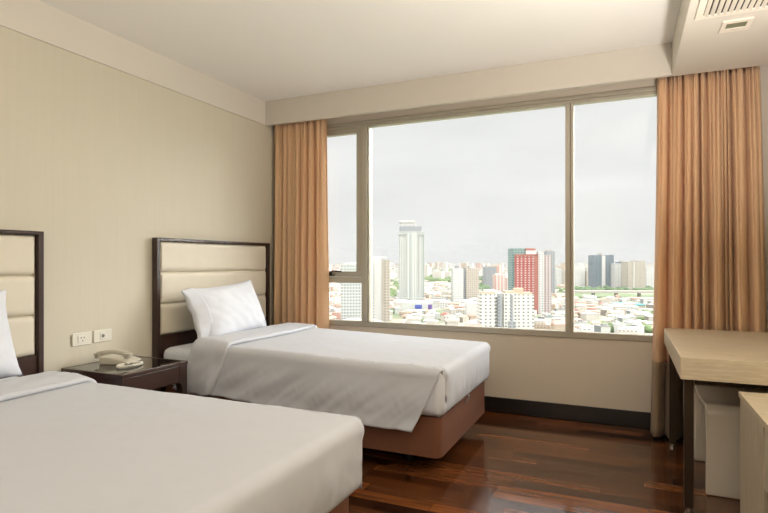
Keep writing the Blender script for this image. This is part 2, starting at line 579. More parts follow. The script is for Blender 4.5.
# ---- fill lamps with upward bowl shades, added out of view to brighten the room
for i, (lx, ly, kw, zb, hgt) in enumerate(((.66, 1.80, 1.4, .62, .62), (-1.7, -1.2, .25, 0, 1.2), (-.8, -2.4, .75, 0, 1.2))):
    lp = thing(('added_table_lamp', 'added_floor_lamp', 'added_floor_lamp')[i], ('added fill lamp with an upturned bowl shade on the low oak cabinet', 'added fill lamp with an upturned bowl shade by the near bed',
                              'added fill lamp with an upturned bowl shade by the rear wall')[i], ('table lamp', 'floor lamp', 'floor lamp')[i], (lx, ly, zb))
    bm = BM()
    bmesh.ops.create_cone(bm, cap_ends=True, segments=32, radius1=.12, radius2=.11, depth=.025, matrix=Matrix.Translation((lx, ly, zb + .0135)))
    auto(obj('base', bm, 'leg_metal', lp))
    bm = BM()
    bmesh.ops.create_cone(bm, cap_ends=True, segments=16, radius1=.012, radius2=.012, depth=hgt - .14, matrix=Matrix.Translation((lx, ly, zb + .025 + (hgt - .14) / 2)))
    auto(obj('pole', bm, 'leg_metal', lp))
    rows = []
    for k in range(9):
        a = PI / 2 * k / 8
        rows.append([(lx + (.02 + (.13 if i == 0 else .20) * math.sin(a)) * math.cos(b_ * PI / 20), ly + (.02 + (.13 if i == 0 else .20) * math.sin(a)) * math.sin(b_ * PI / 20), zb + hgt + .005 - .12 * math.cos(a)) for b_ in range(41)])
    sh = obj('shade', grid(BM(), rows), 'leg_metal', lp, True)
    solid(sh, .004)
    L = bpy.data.lights.new('fill_light', 'AREA')
    L.shape = 'DISK'; L.size = .24 if i == 0 else .36; L.energy = FILL_LAMP_W * kw; L.color = FILL_LAMP_COL
    lo = bpy.data.objects.new('fill_light', L)
    C.objects.link(lo); lo.parent = lp; lo.location = (0, 0, hgt)
    lo.rotation_euler = (PI, 0, 0)

# ================================================================= curtains
def curtain_bm(x0, x1, yc, z0, z1, n, amp, seed, flare=0., flare_side=0, zsplit=None, part=0, cols=420, rows=44, bow=0., fan=0.):
    rnd = random.Random(seed)
    # irregular fold phases
    ws = [rnd.choice((rnd.uniform(.35, .7), rnd.uniform(.8, 1.2), rnd.uniform(1.3, 2.1))) for _ in range(n)]
    tot = sum(ws); acc = 0; knots = [0]
    for q in ws:
        acc += q / tot; knots.append(acc)
    amps = [(.7 + .3 * rnd.random()) * min(1.0, .6 + .4 * q) for q in ws]
    def phase(u):
        for i in range(n):
            if u <= knots[i + 1] or i == n - 1:
                return i, (u - knots[i]) / (knots[i + 1] - knots[i])
    rws = []
    zs = [z0 + (z1 - z0) * i / rows for i in range(rows + 1)]
    if zsplit:
        if part == 0:
            zs = [z for z in zs if z > zsplit + .01]; zs = [zsplit] + zs
        else:
            zs = [z for z in zs if z < zsplit - .01]; zs = zs + [zsplit]
    for z in zs:
        h = (z - z0) / (z1 - z0)        # 0 bottom, 1 top
        r = []
        for j in range(cols + 1):
            u = j / cols
            uu = u + .03 * nz3(u * 3.5, h * 1.0, seed) * (1 - h)
            i, f = phase(max(0, min(1, uu)))
            wv = 1 - 2 * abs(math.sin(PI * f)) ** (1.0 - .42 * ss(.2, 1, h))
            a = amps[i] * amp * (.75 + .25 * (1 - h))
            top = ss(.35, 1.0, h)
            fine = 1 - 2 * abs(math.sin(PI * (u * n * 1.9 + .8 * nz3(u * 5, 0, seed + 7)))) ** .7
            y = yc + a * wv * (1 - .35 * top) + amp * .26 * fine * (.22 + .78 * top) + .010 * nz3(u * 7, h * 1.1, seed + 5)
            # gathered heading: fine pleats that fade downwards
            hd_ = ss(.86, 1.0, h)
            y += hd_ * .009 * math.sin(2 * PI * u * n * 3.1 + 2 * nz3(u * 9, 0, seed))
            fl = flare * (1 - h) ** 1.6
            xx = x0 + (x1 + fan * (1 - h) ** .8 - x0) * u + .010 * math.cos(2 * PI * f) * (1 - .5 * h)
            if flare_side < 0:
                xx -= fl * (1 - u) ** 2
            elif flare_side > 0:
                xx += fl * u ** 2
            y -= bow * max(0, 1 - h / .27) ** 1.4
            r.append((xx, y, z))
        rws.append(r)
    bm = BM()
    grid(bm, rws)
    return bm
ct = thing('curtain', 'peach brown floor length curtain at the left end of the window beside the headboard', 'curtain', (-2.74, 4.26, 0), 'window curtains')
c_ = obj('fabric', curtain_bm(XL + .03, -2.472, 4.268, .012, 2.50, 8, .064, 3), 'curtain_cloth', ct, True, fix=False)
solid(c_, .002)
ct2 = thing('curtain', 'peach brown floor length curtain at the right end of the window behind the desk', 'curtain', (.5, 4.26, 0), 'window curtains')
c_ = obj('fabric', curtain_bm(.192, .795, 4.268, .012, 2.50, 10, .064, 8, flare=.05, flare_side=-1, zsplit=.505, part=0, bow=.10, fan=.058), 'curtain_cloth', ct2, True, fix=False)
solid(c_, .002)
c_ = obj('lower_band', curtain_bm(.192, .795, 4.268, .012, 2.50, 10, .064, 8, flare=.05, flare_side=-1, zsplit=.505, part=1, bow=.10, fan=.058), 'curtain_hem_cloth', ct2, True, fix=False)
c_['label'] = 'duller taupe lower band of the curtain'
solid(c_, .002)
# rail in the pocket
rl = B(XL + .01, XR - .01, 4.255, 4.28, 2.505, 2.53, bev=.003)
o_ = obj('curtain_rail', rl, 'frame_metal', None, loc=(-1.0, 4.27, 2.5))
tag(o_, 'slim curtain rail hidden in the pocket above the window', 'curtain rail')

# ================================================================= headboards
def headboard(y0, y1, label):
    h = thing('headboard', label, 'headboard', (XL, (y0 + y1) / 2, 0), 'padded headboards on the left wall')
    xb, xf = XL + .002, XL + .052
    f_ = BM()
    box(f_, xb, xf, y0, y0 + .030, 0.12, 1.372, bev=.003)
    box(f_, xb, xf, y1 - .030, y1, 0.12, 1.372, bev=.003)
    box(f_, xb, xf, y0 + .030, y1 - .030, 1.350, 1.372, bev=.003)
    obj('frame', f_, 'dark_wood_upright', h)
    obj('lower_panel', B(xb, xf - .012, y0 + .030, y1 - .030, .20, .676, bev=.002), 'dark_wood', h)
    zz = [.678, .902, 1.126, 1.349]
    for k in range(3):
        rows = []
        za, zb_ = zz[k], zz[k + 1]
        ya, yb = y0 + .032, y1 - .032
        NU, NV = 60, 20
        for i in range(NV + 1):
            v = i / NV
            r = []
            for j in range(NU + 1):
                u = j / NU
                du = min(u, 1 - u) * (yb - ya); dv = min(v, 1 - v) * (zb_ - za)
                e = min(1, du / .03); g = min(1, dv / .035)
                bulge = .022 * math.sqrt(max(0, 1 - (1 - e) ** 2)) * math.sqrt(max(0, 1 - (1 - g) ** 2))
                r.append((xf - .030 + bulge + .001 * nz3(u * 14, v * 3, k), ya + u * (yb - ya), za + v * (zb_ - za)))
            rows.append(r)
        p_ = BM(); grid(p_, rows)
        # back so the cushion has a body
        vs = [p_.verts.new(q) for q in ((xb, ya, za), (xb, yb, za), (xb, yb, zb_), (xb, ya, zb_))]
        p_.faces.new(vs)
        p_.verts.ensure_lookup_table()
        n1 = NU + 1
        c0, c1, c2, c3 = 0, NU, NV * n1 + NU, NV * n1
        bottom = [p_.verts[i] for i in range(0, n1)]
        top = [p_.verts[NV * n1 + i] for i in range(n1)]
        left = [p_.verts[i * n1] for i in range(NV + 1)]
        right = [p_.verts[i * n1 + NU] for i in range(NV + 1)]
        p_.faces.new(bottom + [vs[1], vs[0]])
        p_.faces.new(top + [vs[2], vs[3]])
        p_.faces.new(left + [vs[3], vs[0]])
        p_.faces.new(right + [vs[2], vs[1]])
        auto(obj('cushion', p_, 'cream_leather', h), 40)
    return h
headboard(2.836, 4.155, 'cream padded headboard in a dark wood frame beside the left curtain, seen whole')
headboard(.706, 2.026, 'cream padded headboard in dark wood, cut off by the left edge of the photo')

# ================================================================= beds
ZT, ZMB = .600, .335     # mattress top and bottom
def rounded_slab(x0, x1, y0, y1, z0, z1, r, seg=6):
    return box(BM(), x0, x1, y0, y1, z0, z1, bev=r, seg=seg)
def bed(yn, yf, label, seed, xm=-.910):
    b_ = thing('bed', label, 'bed', (-1.95, (yn + yf) / 2, 0), 'single beds with white linen')
    bs = box(BM(), XL + .06, -.942, yn + .02, yf - .04, .108, ZMB - .002, bev=.045, seg=6, only='z')
    base = auto(obj('bed_base', bs, 'base_fabric', b_), 40)
    for lx in (-2.85, -1.2):
        for ly in (yn + .22, yf - .22):
            l_ = BM()
            bmesh.ops.create_cone(l_, cap_ends=True, segments=20, radius1=.025, radius2=.032, depth=.106, matrix=Matrix.Translation((lx, ly, .054)))
            auto(obj('leg', l_, 'black_plastic', b_))
    mt = rounded_slab(XL + .058, xm - .0045, yn - .007, yf + .007, ZMB, ZT, .055)
    bmesh.ops.subdivide_edges(mt, edges=[e for e in mt.edges if e.calc_length() > .3], cuts=20, use_grid_fill=True)
    auto(obj('mattress', mt, 'sheet_linen', b_), 60)
    return b_

def duvet_sheet(yn, yf, xe, xs, hem_n, tuck, seed, rise, drape=True):
    """grid: rows across the bed (near hem, top, far side), columns along x and down over the foot"""
    r = .044
    zt = ZT + .012
    NR_side, NR_arc, NR_top = 26, 8, 46
    # across stations: (kind, value)
    st = []
    for i in range(NR_side):
        st.append(('n', hem_n * (1 - i / NR_side)))
    for i in range(NR_arc):
        st.append(('na', i / NR_arc))
    for i in range(NR_top + 1):
        st.append(('t', i / NR_top))
    for i in range(1, NR_arc + 1):
        st.append(('fa', i / NR_arc))
    for i in range(1, 9):
        st.append(('f', .24 * i / 8))
    NC = 150
    foot_len = .044 * PI / 2 + .172 + .05 * PI / 2
    rows = []
    for kd, v in st:
        row = []
        side = 0; dep = 0
        if kd == 'n':
            ny, nz_ = -1, 0; y = yn - .012; z = -r - v; side = 1; dep = v
        elif kd == 'na':
            a = PI / 2 * (1 - v); ny, nz_ = -math.sin(a), math.cos(a)
            y = yn - .012 + r - r * math.sin(a); z = -r + r * math.cos(a); side = 1 - v
        elif kd == 't':
            ny, nz_ = 0, 1; y = yn - .012 + r + v * (yf - yn + .024 - 2 * r); z = 0
        elif kd == 'fa':
            a = PI / 2 * v; ny, nz_ = math.sin(a), math.cos(a)
            y = yf + .012 - r + r * math.sin(a); z = -r + r * math.cos(a)
        else:
            ny, nz_ = 1, 0; y = yf + .012; z = -r - v
        # where this row ends along x
        if kd == 'n':
            aend = xe - .03 - .155 * min(1.0, dep / .33)
        elif kd == 'na':
            aend = xe - .03 + .02 * v
        elif kd == 't':
            aend = xe + foot_len
        elif kd == 'fa':
            aend = xe - .01 - .02 * v
        else:
            aend = xe - .03
        rf = .044
        x_turn = xe - rf
        for j in range(NC + 1):
            q = j / NC
            a = xs + (aend - xs) * q
            zdrop = 0; nx = 0
            xx = a
            la = a - x_turn
            hang = 0
            if la > 0 and kd in ('t', 'na', 'fa'):
                arc = rf * PI / 2
                if la < arc:
                    th = la / rf
                    xx = x_turn + rf * math.sin(th); zdrop = rf * (1 - math.cos(th)); nx = math.sin(th)
                elif la < arc + .172:
                    xx = xe; zdrop = rf + (la - arc); nx = 1; hang = (la - arc) / .172
                else:
                    th = min(PI / 2, (la - arc - .172) / .05)
                    xx = xe - .05 * (1 - math.cos(th)); zdrop = rf + .172 + .05 * math.sin(th); nx = math.cos(th); hang = 1
            elif la > 0:
                xx = min(a, xe)
            tx = (a - xs) / (xe - xs)
            zz = zt + rise * (1 - ss(0, 1, tx)) + z - zdrop
            # wrinkles
            d = .0
            if kd == 't' or kd in ('na', 'fa'):
                d += .0045 * nz3(a * 2.2, y * 2.2, seed) + .0022 * nz3(a * 7, y * 5, seed + 2) + .0012 * nz3(a * 18 + y * 9, y * 16, seed + 4)
            if kd == 'n' and drape:
                k = ss(0, .2, dep)
                d += k * (.024 * nz3(a * 3.2 + dep * 2.2, dep * 1.6, seed + 9) + .018 * nz3(a * 7 + dep * 9, dep * 2.5, seed + 11) + .005 * nz3(a * 17 + dep * 20, dep * 5, seed + 13) + .002 * nz3(a * 45 - dep * 20, dep * 14, seed + 14))
                d += k * .020 + .010 * ss(.24, .34, dep)
            d = max(d, -.010)
            if hang > 0:
                gath = ss(.15, 1, hang)
                e2_ = max(0.0, min(y - (yn - .012), (yf + .012) - y))
                gath *= ss(.04, .14, e2_)
                d += gath * (.013 * nz3(y * 13, hang * 1.2, seed + 21) + .011 * nz3(y * 34 + hang * 2.5, hang, seed + 22))
                d += .006 * math.sin(PI * min(1, hang)) * ss(.04, .14, e2_)
                d -= .009 * (1 - ss(.045, .10, e2_)) * ss(0, .25, hang)
            if la > 0 and kd in ('t', 'na', 'fa'):
                rc = .046
                e_ = max(0.0, min(y - (yn - .012), (yf + .012) - y))
                if e_ < rc:
                    xx -= (rc - math.sqrt(max(0, rc * rc - (rc - e_) ** 2))) * ss(0, rf * PI / 2, la)
            ll = math.sqrt(nx * nx + (ny * ny + nz_ * nz_) * (1 - nx * nx) + 1e-9)
            px = xx + nx * d
            wv = math.sqrt(max(0, 1 - nx * nx))
            py = y + ny * d * (wv if kd != 'n' else 1)
            pz = zz + nz_ * d * wv
            if kd == 'n':
                # hem rises a little towards the head, sags in soft scallops
                pz += (dep / hem_n) * (.035 * (1 - ss(0, .55, tx)) + .012 * nz3(a * 5, 0, seed + 31))
            row.append((px, py, pz))
        rows.append(row)
    return grid(BM(), rows)

def cuff(yn, yf, xa, xb, rise, seed, hang=.27):
    """turned-back head end of the duvet: a soft double layer lying over it"""
    r = .065
    zt = ZT + .014 + rise + .018
    st = []
    for i in range(18): st.append(('n', hang * (1 - i / 18)))
    for i in range(8): st.append(('na', i / 8))
    for i in range(41): st.append(('t', i / 40))
    for i in range(1, 9): st.append(('fa', i / 8))
    for i in range(1, 7): st.append(('f', .22 * i / 6))
    prof = []                     # closed section along x: (x, normal offset)
    th = .019
    NP = 22
    for i in range(NP + 1):       # upper skin from the head roll to the open edge
        q = i / NP
        lift = th * (math.sqrt(max(0, 1 - (1 - min(1, q / .22)) ** 2))) * (1 - .55 * ss(.55, 1, q))
        prof.append((xa + (xb - xa) * q, lift))
    for i in range(NP, -1, -4):   # under skin
        q = i / NP
        prof.append((xa + (xb - xa) * q, -.014 if q > .1 else -.022))
    rows = []
    for kd, v in st:
        dep = 0
        if kd == 'n':
            ny, nz_ = -1, 0; y = yn - .022; z = -r - v; dep = v
        elif kd == 'na':
            a = PI / 2 * (1 - v); ny, nz_ = -math.sin(a), math.cos(a)
            y = yn - .022 + r - r * math.sin(a); z = -r + r * math.cos(a)
        elif kd == 't':
            ny, nz_ = 0, 1; y = yn - .022 + r + v * (yf - yn + .044 - 2 * r); z = 0
        elif kd == 'fa':
            a = PI / 2 * v; ny, nz_ = math.sin(a), math.cos(a)
            y = yf + .022 - r + r * math.sin(a); z = -r + r * math.cos(a)
        else:
            ny, nz_ = 1, 0; y = yf + .022; z = -r - v
        row = []
        for (x, l) in prof + [prof[0]]:
            tq = (x - xa) / (xb - xa)
            # hanging part slants towards the head as it falls
            xx = x - .55 * dep * (1 - .25 * tq) + .012 * nz3(y * 3, dep * 3, seed)
            if kd == 't':
                xx += .018 * math.sin(PI * v) * (tq)
            l2 = l
            if l > 0:
                l2 += .006 * nz3(x * 9, y * 6, seed + 1) + .004 * nz3(x * 22, y * 14 + dep * 10, seed + 2)
                if kd == 'n':
                    l2 += ss(0, .2, dep) * (.016 + .034 * nz3(x * 8 + 3, dep * 5, seed + 6) + .016 * nz3(x * 20, dep * 11, seed + 7) + .02 * dep / hang)
            row.append((xx, y + ny * l2, zt + z + nz_ * l2 + (-.02 * nz3(x * 8, 2, seed) * dep / hang)))
        rows.append(row)
    bm = BM()
    grid(bm, rows)
    bmesh.ops.remove_doubles(bm, verts=bm.verts[:], dist=.0004)
    bmesh.ops.holes_fill(bm, edges=[e for e in bm.edges if e.is_boundary], sides=0)
    return bm

def duvet(yn, yf, label, seed, hem, rise, xe=-.910):
    d_ = thing('duvet', label, 'duvet', (-1.7, (yn + yf) / 2, ZT), 'white duvets on the beds')
    o = obj('cover', duvet_sheet(yn, yf, xe, -2.52, hem, True, seed, rise), 'bed_linen', d_, True, fix=False)
    solid(o, .006)
    c = obj('turned_back_edge', cuff(yn, yf, -2.70, -2.40, rise, seed + 40), 'bed_linen', d_, True)
    return d_

def pillow(yc, xc, zc, w, h, th, tilt, yaw, roll, label, seed):
    p_ = thing('pillow', label, 'pillow', (xc, yc, zc - h / 2), 'white pillows leaning on the headboards')
    mat = Matrix.Translation((xc, yc, zc)) @ Euler((0, tilt, 0)).to_matrix().to_4x4() @ Euler((0, 0, yaw)).to_matrix().to_4x4() @ Euler((roll, 0, 0)).to_matrix().to_4x4()
    NU, NV = 56, 40
    def surf(u, v, s):
        au, av = abs(u), abs(v)
        pin_u = 1 - .075 * (1 - av ** 2.5) * au ** 3
        pin_v = 1 - .10 * (1 - au ** 2.5) * av ** 3
        y = u * w / 2 * pin_u
        z = v * h / 2 * pin_v
        t_ = th / 2 * ((1 - au ** 2.6) * (1 - av ** 2.4)) ** .55 if au < 1 and av < 1 else 0
        # fuller at the bottom
        t_ *= 1 + .22 * (-v)
        n = .012 * nz3(u * 2.2, v * 2.2, seed + s) + .006 * nz3(u * 5 + v * 2, v * 4, seed + 3 + s)
        edge = ss(1, .7, max(au, av))
        t_ += n * (edge if True else 1)
        # creases running in from the corners
        t_ -= .006 * math.exp(-((au - av) / .10) ** 2) * ss(.45, .9, au) * (1 - ss(.93, 1, au))
        t_ += .003 * nz3(u * 18, v * 3, seed + 8) * ss(.55, .9, av) * (1 - ss(.95, 1, av))
        return (s * max(0, t_), y, z)
    bm = BM()
    for s in (1, -1):
        grid(bm, [[surf(-1 + 2 * j / NU, -1 + 2 * i / NV, s) for j in range(NU + 1)] for i in range(NV + 1)])
    bmesh.ops.remove_doubles(bm, verts=bm.verts[:], dist=.0008)
    bm.transform(mat)
    obj('cushion', bm, 'sheet_linen', p_, True)
    # open end of the pillowcase: a loose skirt of cloth on the side towards the room
    rows = []
    for i in range(31):
        v = -1 + 2 * i / 30
        for_side = []
        for k in range(15):
            q = k / 14
            ang = 0
            half = th * .30 * (1 - abs(v) ** 2.2) + .004
            for_side.append(q)
        rows.append([])
        for sgn_q in range(29):
            g = sgn_q / 28
            s = 1 if g < .5 else -1
            q = abs(g - .5) * 2            # 1 at the seam, 0 at the open lip end
            wob = .012 * nz3(v * 3.2, g * 3, seed + 15)
            yy = -w / 2 * (1 - .075 * (1 - abs(v) ** 2.5)) - (.050 * (1 - q) if True else 0) + .05 * q + wob * (1 - q)
            xx = s * (half * (.25 + .75 * q)) + .010 * nz3(v * 4.5, 3, seed + 17) * (1 - q)
            zz = v * h / 2 * (1 - .05 * (1 - q)) * .99
            rows[-1].append((xx, yy, zz))
    bm = grid(BM(), rows)
    bm.transform(mat)
    o = obj('case_opening', bm, 'sheet_linen', p_, True)
    solid(o, .003)
    return p_

Y1N, Y1F = .765, 1.868
Y2N, Y2F = 2.862, 3.985
b2_ = bed(Y2N, Y2F, 'single bed on a brown fabric base below the window', 1)
tg = tube(BM(), [(-.922, 3.375, .372), (-.912, 3.38, .350), (-.914, 3.385, .335), (-.926, 3.392, .322), (-.934, 3.386, .306)], .003, 6)
tube(tg, [(-.914, 3.385, .336), (-.932, 3.400, .318), (-.936, 3.402, .300)], .0026, 6)
obj('tie_string', tg, 'sheet_linen', b2_, True)
bed(Y1N, Y1F, 'single bed nearest the camera in the lower left of the photo', 2, -.901)
duvet(Y2N, Y2F, 'white duvet draped over the side of the bed by the window', 5, .315, .030)
duvet(Y1N, Y1F, 'white duvet tucked in smooth on the bed nearest the camera', 23, .30, .0, -.901)
pillow(3.365, -2.80, .828, .75, .44, .21, R(-20), 0, R(3.5), 'white pillow leaning on the headboard beside the curtain', 4)
pillow(1.365, -2.80, .835, .76, .44, .20, R(-14), 0, R(2), 'white pillow mostly cut off by the left edge of the photo', 9)


# ================================================================= nightstand
nx0, nx1, ny0, ny1, nzt = XL + .016, -2.535, 2.152, 2.645, .576
ns = thing('nightstand', 'dark wood nightstand with a black glass top between the two beds', 'nightstand', ((nx0 + nx1) / 2, (ny0 + ny1) / 2, 0))
f_ = BM()
box(f_, nx0, nx1, ny0, ny0 + .02, nzt - .022, nzt, bev=.002)
box(f_, nx0, nx1, ny1 - .02, ny1, nzt - .022, nzt, bev=.002)
box(f_, nx0, nx0 + .02, ny0 + .02, ny1 - .02, nzt - .022, nzt, bev=.002)
box(f_, nx1 - .02, nx1, ny0 + .02, ny1 - .02, nzt - .022, nzt, bev=.002)
box(f_, nx0 + .02, nx1 - .02, ny0 + .02, ny1 - .02, nzt - .022, nzt - .006)
obj('top_frame', f_, 'dark_wood', ns)
obj('glass_top', B(nx0 + .021, nx1 - .021, ny0 + .021, ny1 - .021, nzt - .0055, nzt - .0005, bev=.001), 'black_glass', ns)
zd = .448
f_ = BM()
box(f_, nx0 + .01, nx1 - .05, ny0 + .005, ny0 + .022, zd, nzt - .023)
box(f_, nx0 + .01, nx1 - .05, ny1 - .022, ny1 - .005, zd, nzt - .023)
box(f_, nx0 + .005, nx0 + .02, ny0 + .02, ny1 - .02, zd, nzt - .023)
box(f_, nx0 + .02, nx1 - .05, ny0 + .02, ny1 - .02, zd, zd + .012)
obj('apron', f_, 'dark_wood', ns)
obj('drawer', B(nx1 - .030, nx1 - .006, ny0 + .055, ny1 - .068, zd + .002, nzt - .025, bev=.002), 'dark_wood', ns)
for (lx, sx) in ((nx0 + .004, 0), (nx1 - .052, 1)):
    for (ly, sy) in ((ny0 + .003, 1), (ny1 - .003, -1)):
        # leg that flares into the apron with a quarter-round bracket
        pts = [(0, 0), (.040, 0), (.040, zd - .055)]
        for k in range(1, 9):
            a = PI / 2 * k / 8
            pts.append((.040 + .027 * (1 - math.cos(a)), zd - .055 + .055 * math.sin(a) * .98))
        pts += [(.065, nzt - .024), (0, nzt - .024)]
        l_ = BM()
        A = [l_.verts.new((lx, ly + sy * p[0], p[1])) for p in pts]
        Bq = [l_.verts.new((lx + .048, ly + sy * p[0], p[1])) for p in pts]
        l_.faces.new(A); l_.faces.new(Bq[::-1])
        for k in range(len(pts)):
            k2 = (k + 1) % len(pts)
            l_.faces.new((A[k], A[k2], Bq[k2], Bq[k]))
        obj('leg', l_, 'dark_wood_upright', ns)

# ---- telephone
tx, ty, tz = -2.875, 2.425, nzt
ph = thing('telephone', 'cream desk telephone with a coiled cord on the nightstand', 'telephone', (tx, ty, tz))
def place(bm, ang, c=(tx, ty)):
    bmesh.ops.rotate(bm, verts=bm.verts[:], cent=(c[0], c[1], 0), matrix=Matrix.Rotation(ang, 3, 'Z'))
    return bm
PA = R(20)
# body: low wedge with rounded edges
bm = BM()
pr = [(-.085, 0), (.095, 0), (.098, .012), (.060, .026), (-.02, .040), (-.070, .046), (-.088, .036)]
for yy in (-.080, .080):
    pass
ringA = [bm.verts.new((tx + p[0], ty - .082, tz + p[1])) for p in pr]
ringB = [bm.verts.new((tx + p[0], ty + .082, tz + p[1])) for p in pr]
bm.faces.new(ringA); bm.faces.new(ringB[::-1])
for k in range(len(pr)):
    k2 = (k + 1) % len(pr)
    bm.faces.new((ringA[k], ringA[k2], ringB[k2], ringB[k]))
bmesh.ops.bevel(bm, geom=bm.edges[:], offset=.006, segments=3, profile=.5, affect='EDGES')
body = auto(obj('body', place(bm, PA), 'phone_plastic', ph), 40)
bm = BM()
for i in range(4):
    for j in range(3):
        cx, cy = tx + .0 + i * .019, ty + .008 + j * .020
        zk = tz + .0325 - i * .0062
        box(bm, cx, cx + .012, cy, cy + .014, zk - .006, zk + .0035, bev=.0015)
obj('keypad', place(bm, PA), 'phone_grey', ph)
# handset lying across the left of the body
hp = []
rr_ = []
for k in range(25):
    q = k / 24
    hp.append((tx - .015 + (-.100 + .200 * q), ty - .048, tz + .058 + .016 * math.sin(PI * q)))
    rr_.append(.0135 + .003 * abs(q - .5) * 2)
bm = tube(BM(), hp, rr_, 14)
for q, sx in ((0, -1), (1, 1)):
    cx = tx - .015 + (-.092 + .184 * q)
    bmesh.ops.create_cone(bm, cap_ends=True, segments=24, radius1=.023, radius2=.027, depth=.030, matrix=Matrix.Translation((cx, ty - .048, tz + .051)))
place(bm, PA)
hs = auto(obj('handset', bm, 'phone_plastic', ph), 50)
# coiled cord: loop on the glass from the handset round to the body
loop = []
for k in range(420):
    q = k / 419
    a = 2.5 - 5.6 * q
    cx = -2.715 + .042 * math.cos(a) ; cy = 2.36 + .080 * math.sin(a)
    w_ = 2 * PI * 60 * q
    nxn, nyn = math.cos(a), math.sin(a)
    loop.append((cx + nxn * .0065 * math.cos(w_), cy + nyn * .0065 * math.cos(w_), tz + .0100 + .0065 * math.sin(w_)))
cd = obj('cord', tube(BM(), loop, .0030, 6), 'white_plastic', hs, True)

# ================================================================= sockets
def socket(y0, y1, z0, z1, label, kind_):
    s_ = thing('wall_socket', label, 'socket', (XL, (y0 + y1) / 2, (z0 + z1) / 2), 'white plates on the wall over the nightstand')
    obj('plate', B(XL + .0005, XL + .009, y0, y1, z0, z1, bev=.003, seg=3), 'white_plastic', s_)
    cy, cz = (y0 + y1) / 2, (z0 + z1) / 2
    if kind_ == 0:
        obj('insert', B(XL + .009, XL + .0115, cy - .030, cy + .030, cz - .022, cz + .022, bev=.001), 'white_plastic', s_)
        hb = BM()
        for (a, b2) in ((-.010, .008), (.010, .008), (0, -.010)):
            bmesh.ops.create_cone(hb, cap_ends=True, segments=14, radius1=.0034, radius2=.0034, depth=.001, matrix=Matrix.Translation((XL + .0119, cy + a, cz + b2)) @ Matrix.Rotation(PI / 2, 4, 'Y'))
        obj('pin_holes', hb, 'black_plastic', s_)
    else:
        obj('insert', B(XL + .009, XL + .0115, cy - .022, cy + .022, cz - .022, cz + .022, bev=.001), 'white_plastic', s_)
        hb = BM()
        bmesh.ops.create_cone(hb, cap_ends=True, segments=20, radius1=.011, radius2=.009, depth=.003, matrix=Matrix.Translation((XL + .0128, cy, cz)) @ Matrix.Rotation(PI / 2, 4, 'Y'))
        obj('button', hb, 'phone_grey', s_)
socket(2.230, 2.360, .690, .768, 'white wall plate with three round pin holes, left of the pair', 0)
socket(2.374, 2.503, .694, .770, 'white wall plate with a round button, right of the pair', 1)

# ================================================================= desk, stool, cabinet
dk = thing('desk', 'grey oak desk with a thick top and slim metal legs at the window', 'desk', (.55, 3.5, 0))
dx0, dx1, dy0, dy1 = .233, XR - .004, 2.93, 4.19
obj('desktop', B(dx0, dx1, dy0, dy1, .645, .75, bev=.0025), 'grey_oak', dk)
for (lx, ly) in ((.252, 2.972), (.252, 3.98), (XR - .06, 2.972), (XR - .06, 3.98)):
    l_ = obj('leg', B(lx, lx + .040, ly, ly + .040, .022, .645, bev=.003), 'leg_metal', dk)
    f_ = BM()
    bmesh.ops.create_cone(f_, cap_ends=True, segments=18, radius1=.017, radius2=.014, depth=.022, matrix=Matrix.Translation((lx + .02, ly + .02, .0112)))
    obj('foot', f_, 'chrome', l_)
obj('rail', B(.305, XR - .07, 3.06, 3.085, .605, .645, bev=.002), 'leg_metal', dk)

def stool():
    x0, x1, y0, y1, zt, th, rr = .373, .80, 3.235, 3.80, .462, .034, .045
    outer = []; inner = []
    def arcpts(cy, cz, r, a0, a1, n=8):
        return [(cy + r * math.cos(a0 + (a1 - a0) * k / n), cz + r * math.sin(a0 + (a1 - a0) * k / n)) for k in range(n + 1)]
    outer = [(y0, .002)] + arcpts(y0 + rr, zt - rr, rr, PI, PI / 2)
    NS = 10
    for k in range(1, NS):
        q = k / NS
        outer.append((y0 + rr + (y1 - y0 - 2 * rr) * q, zt - .018 * math.sin(PI * q)))
    outer += arcpts(y1 - rr, zt - rr, rr, PI / 2, 0) + [(y1, .002)]
    ri = rr - th * .6
    inner = [(y0 + th, .002)] + arcpts(y0 + th + ri, zt - th - ri, ri, PI, PI / 2)
    for k in range(1, NS):
        q = k / NS
        inner.append((y0 + th + ri + (y1 - y0 - 2 * th - 2 * ri) * q, zt - th - .018 * math.sin(PI * q)))
    inner += arcpts(y1 - th - ri, zt - th - ri, ri, PI / 2, 0) + [(y1 - th, .002)]
    bm = BM()
    rows = []
    for x in (x0, x1):
        rows.append(([bm.verts.new((x, p[0], p[1])) for p in outer], [bm.verts.new((x, p[0], p[1])) for p in inner]))
    (oa, ia), (ob, ib) = rows
    n = len(outer)
    for k in range(n - 1):
        bm.faces.new((oa[k], oa[k + 1], ob[k + 1], ob[k]))
        bm.faces.new((ia[k], ib[k], ib[k + 1], ia[k + 1]))
        bm.faces.new((oa[k], ia[k], ia[k + 1], oa[k + 1]))
        bm.faces.new((ob[k], ob[k + 1], ib[k + 1], ib[k]))
    bm.faces.new((oa[0], ob[0], ib[0], ia[0]))
    bm.faces.new((oa[-1], ia[-1], ib[-1], ob[-1]))
    bmesh.ops.recalc_face_normals(bm, faces=bm.faces[:])
    es = [e for e in bm.edges if e.calc_face_angle(0) > R(50)]
    bmesh.ops.bevel(bm, geom=es, offset=.008, segments=3, profile=.5, affect='EDGES')
    o = auto(obj('stool', bm, 'white_lacquer', None, loc=(.59, 3.52, 0)), 40)
    tag(o, 'white glossy waterfall stool tucked under the desk', 'stool')
stool()

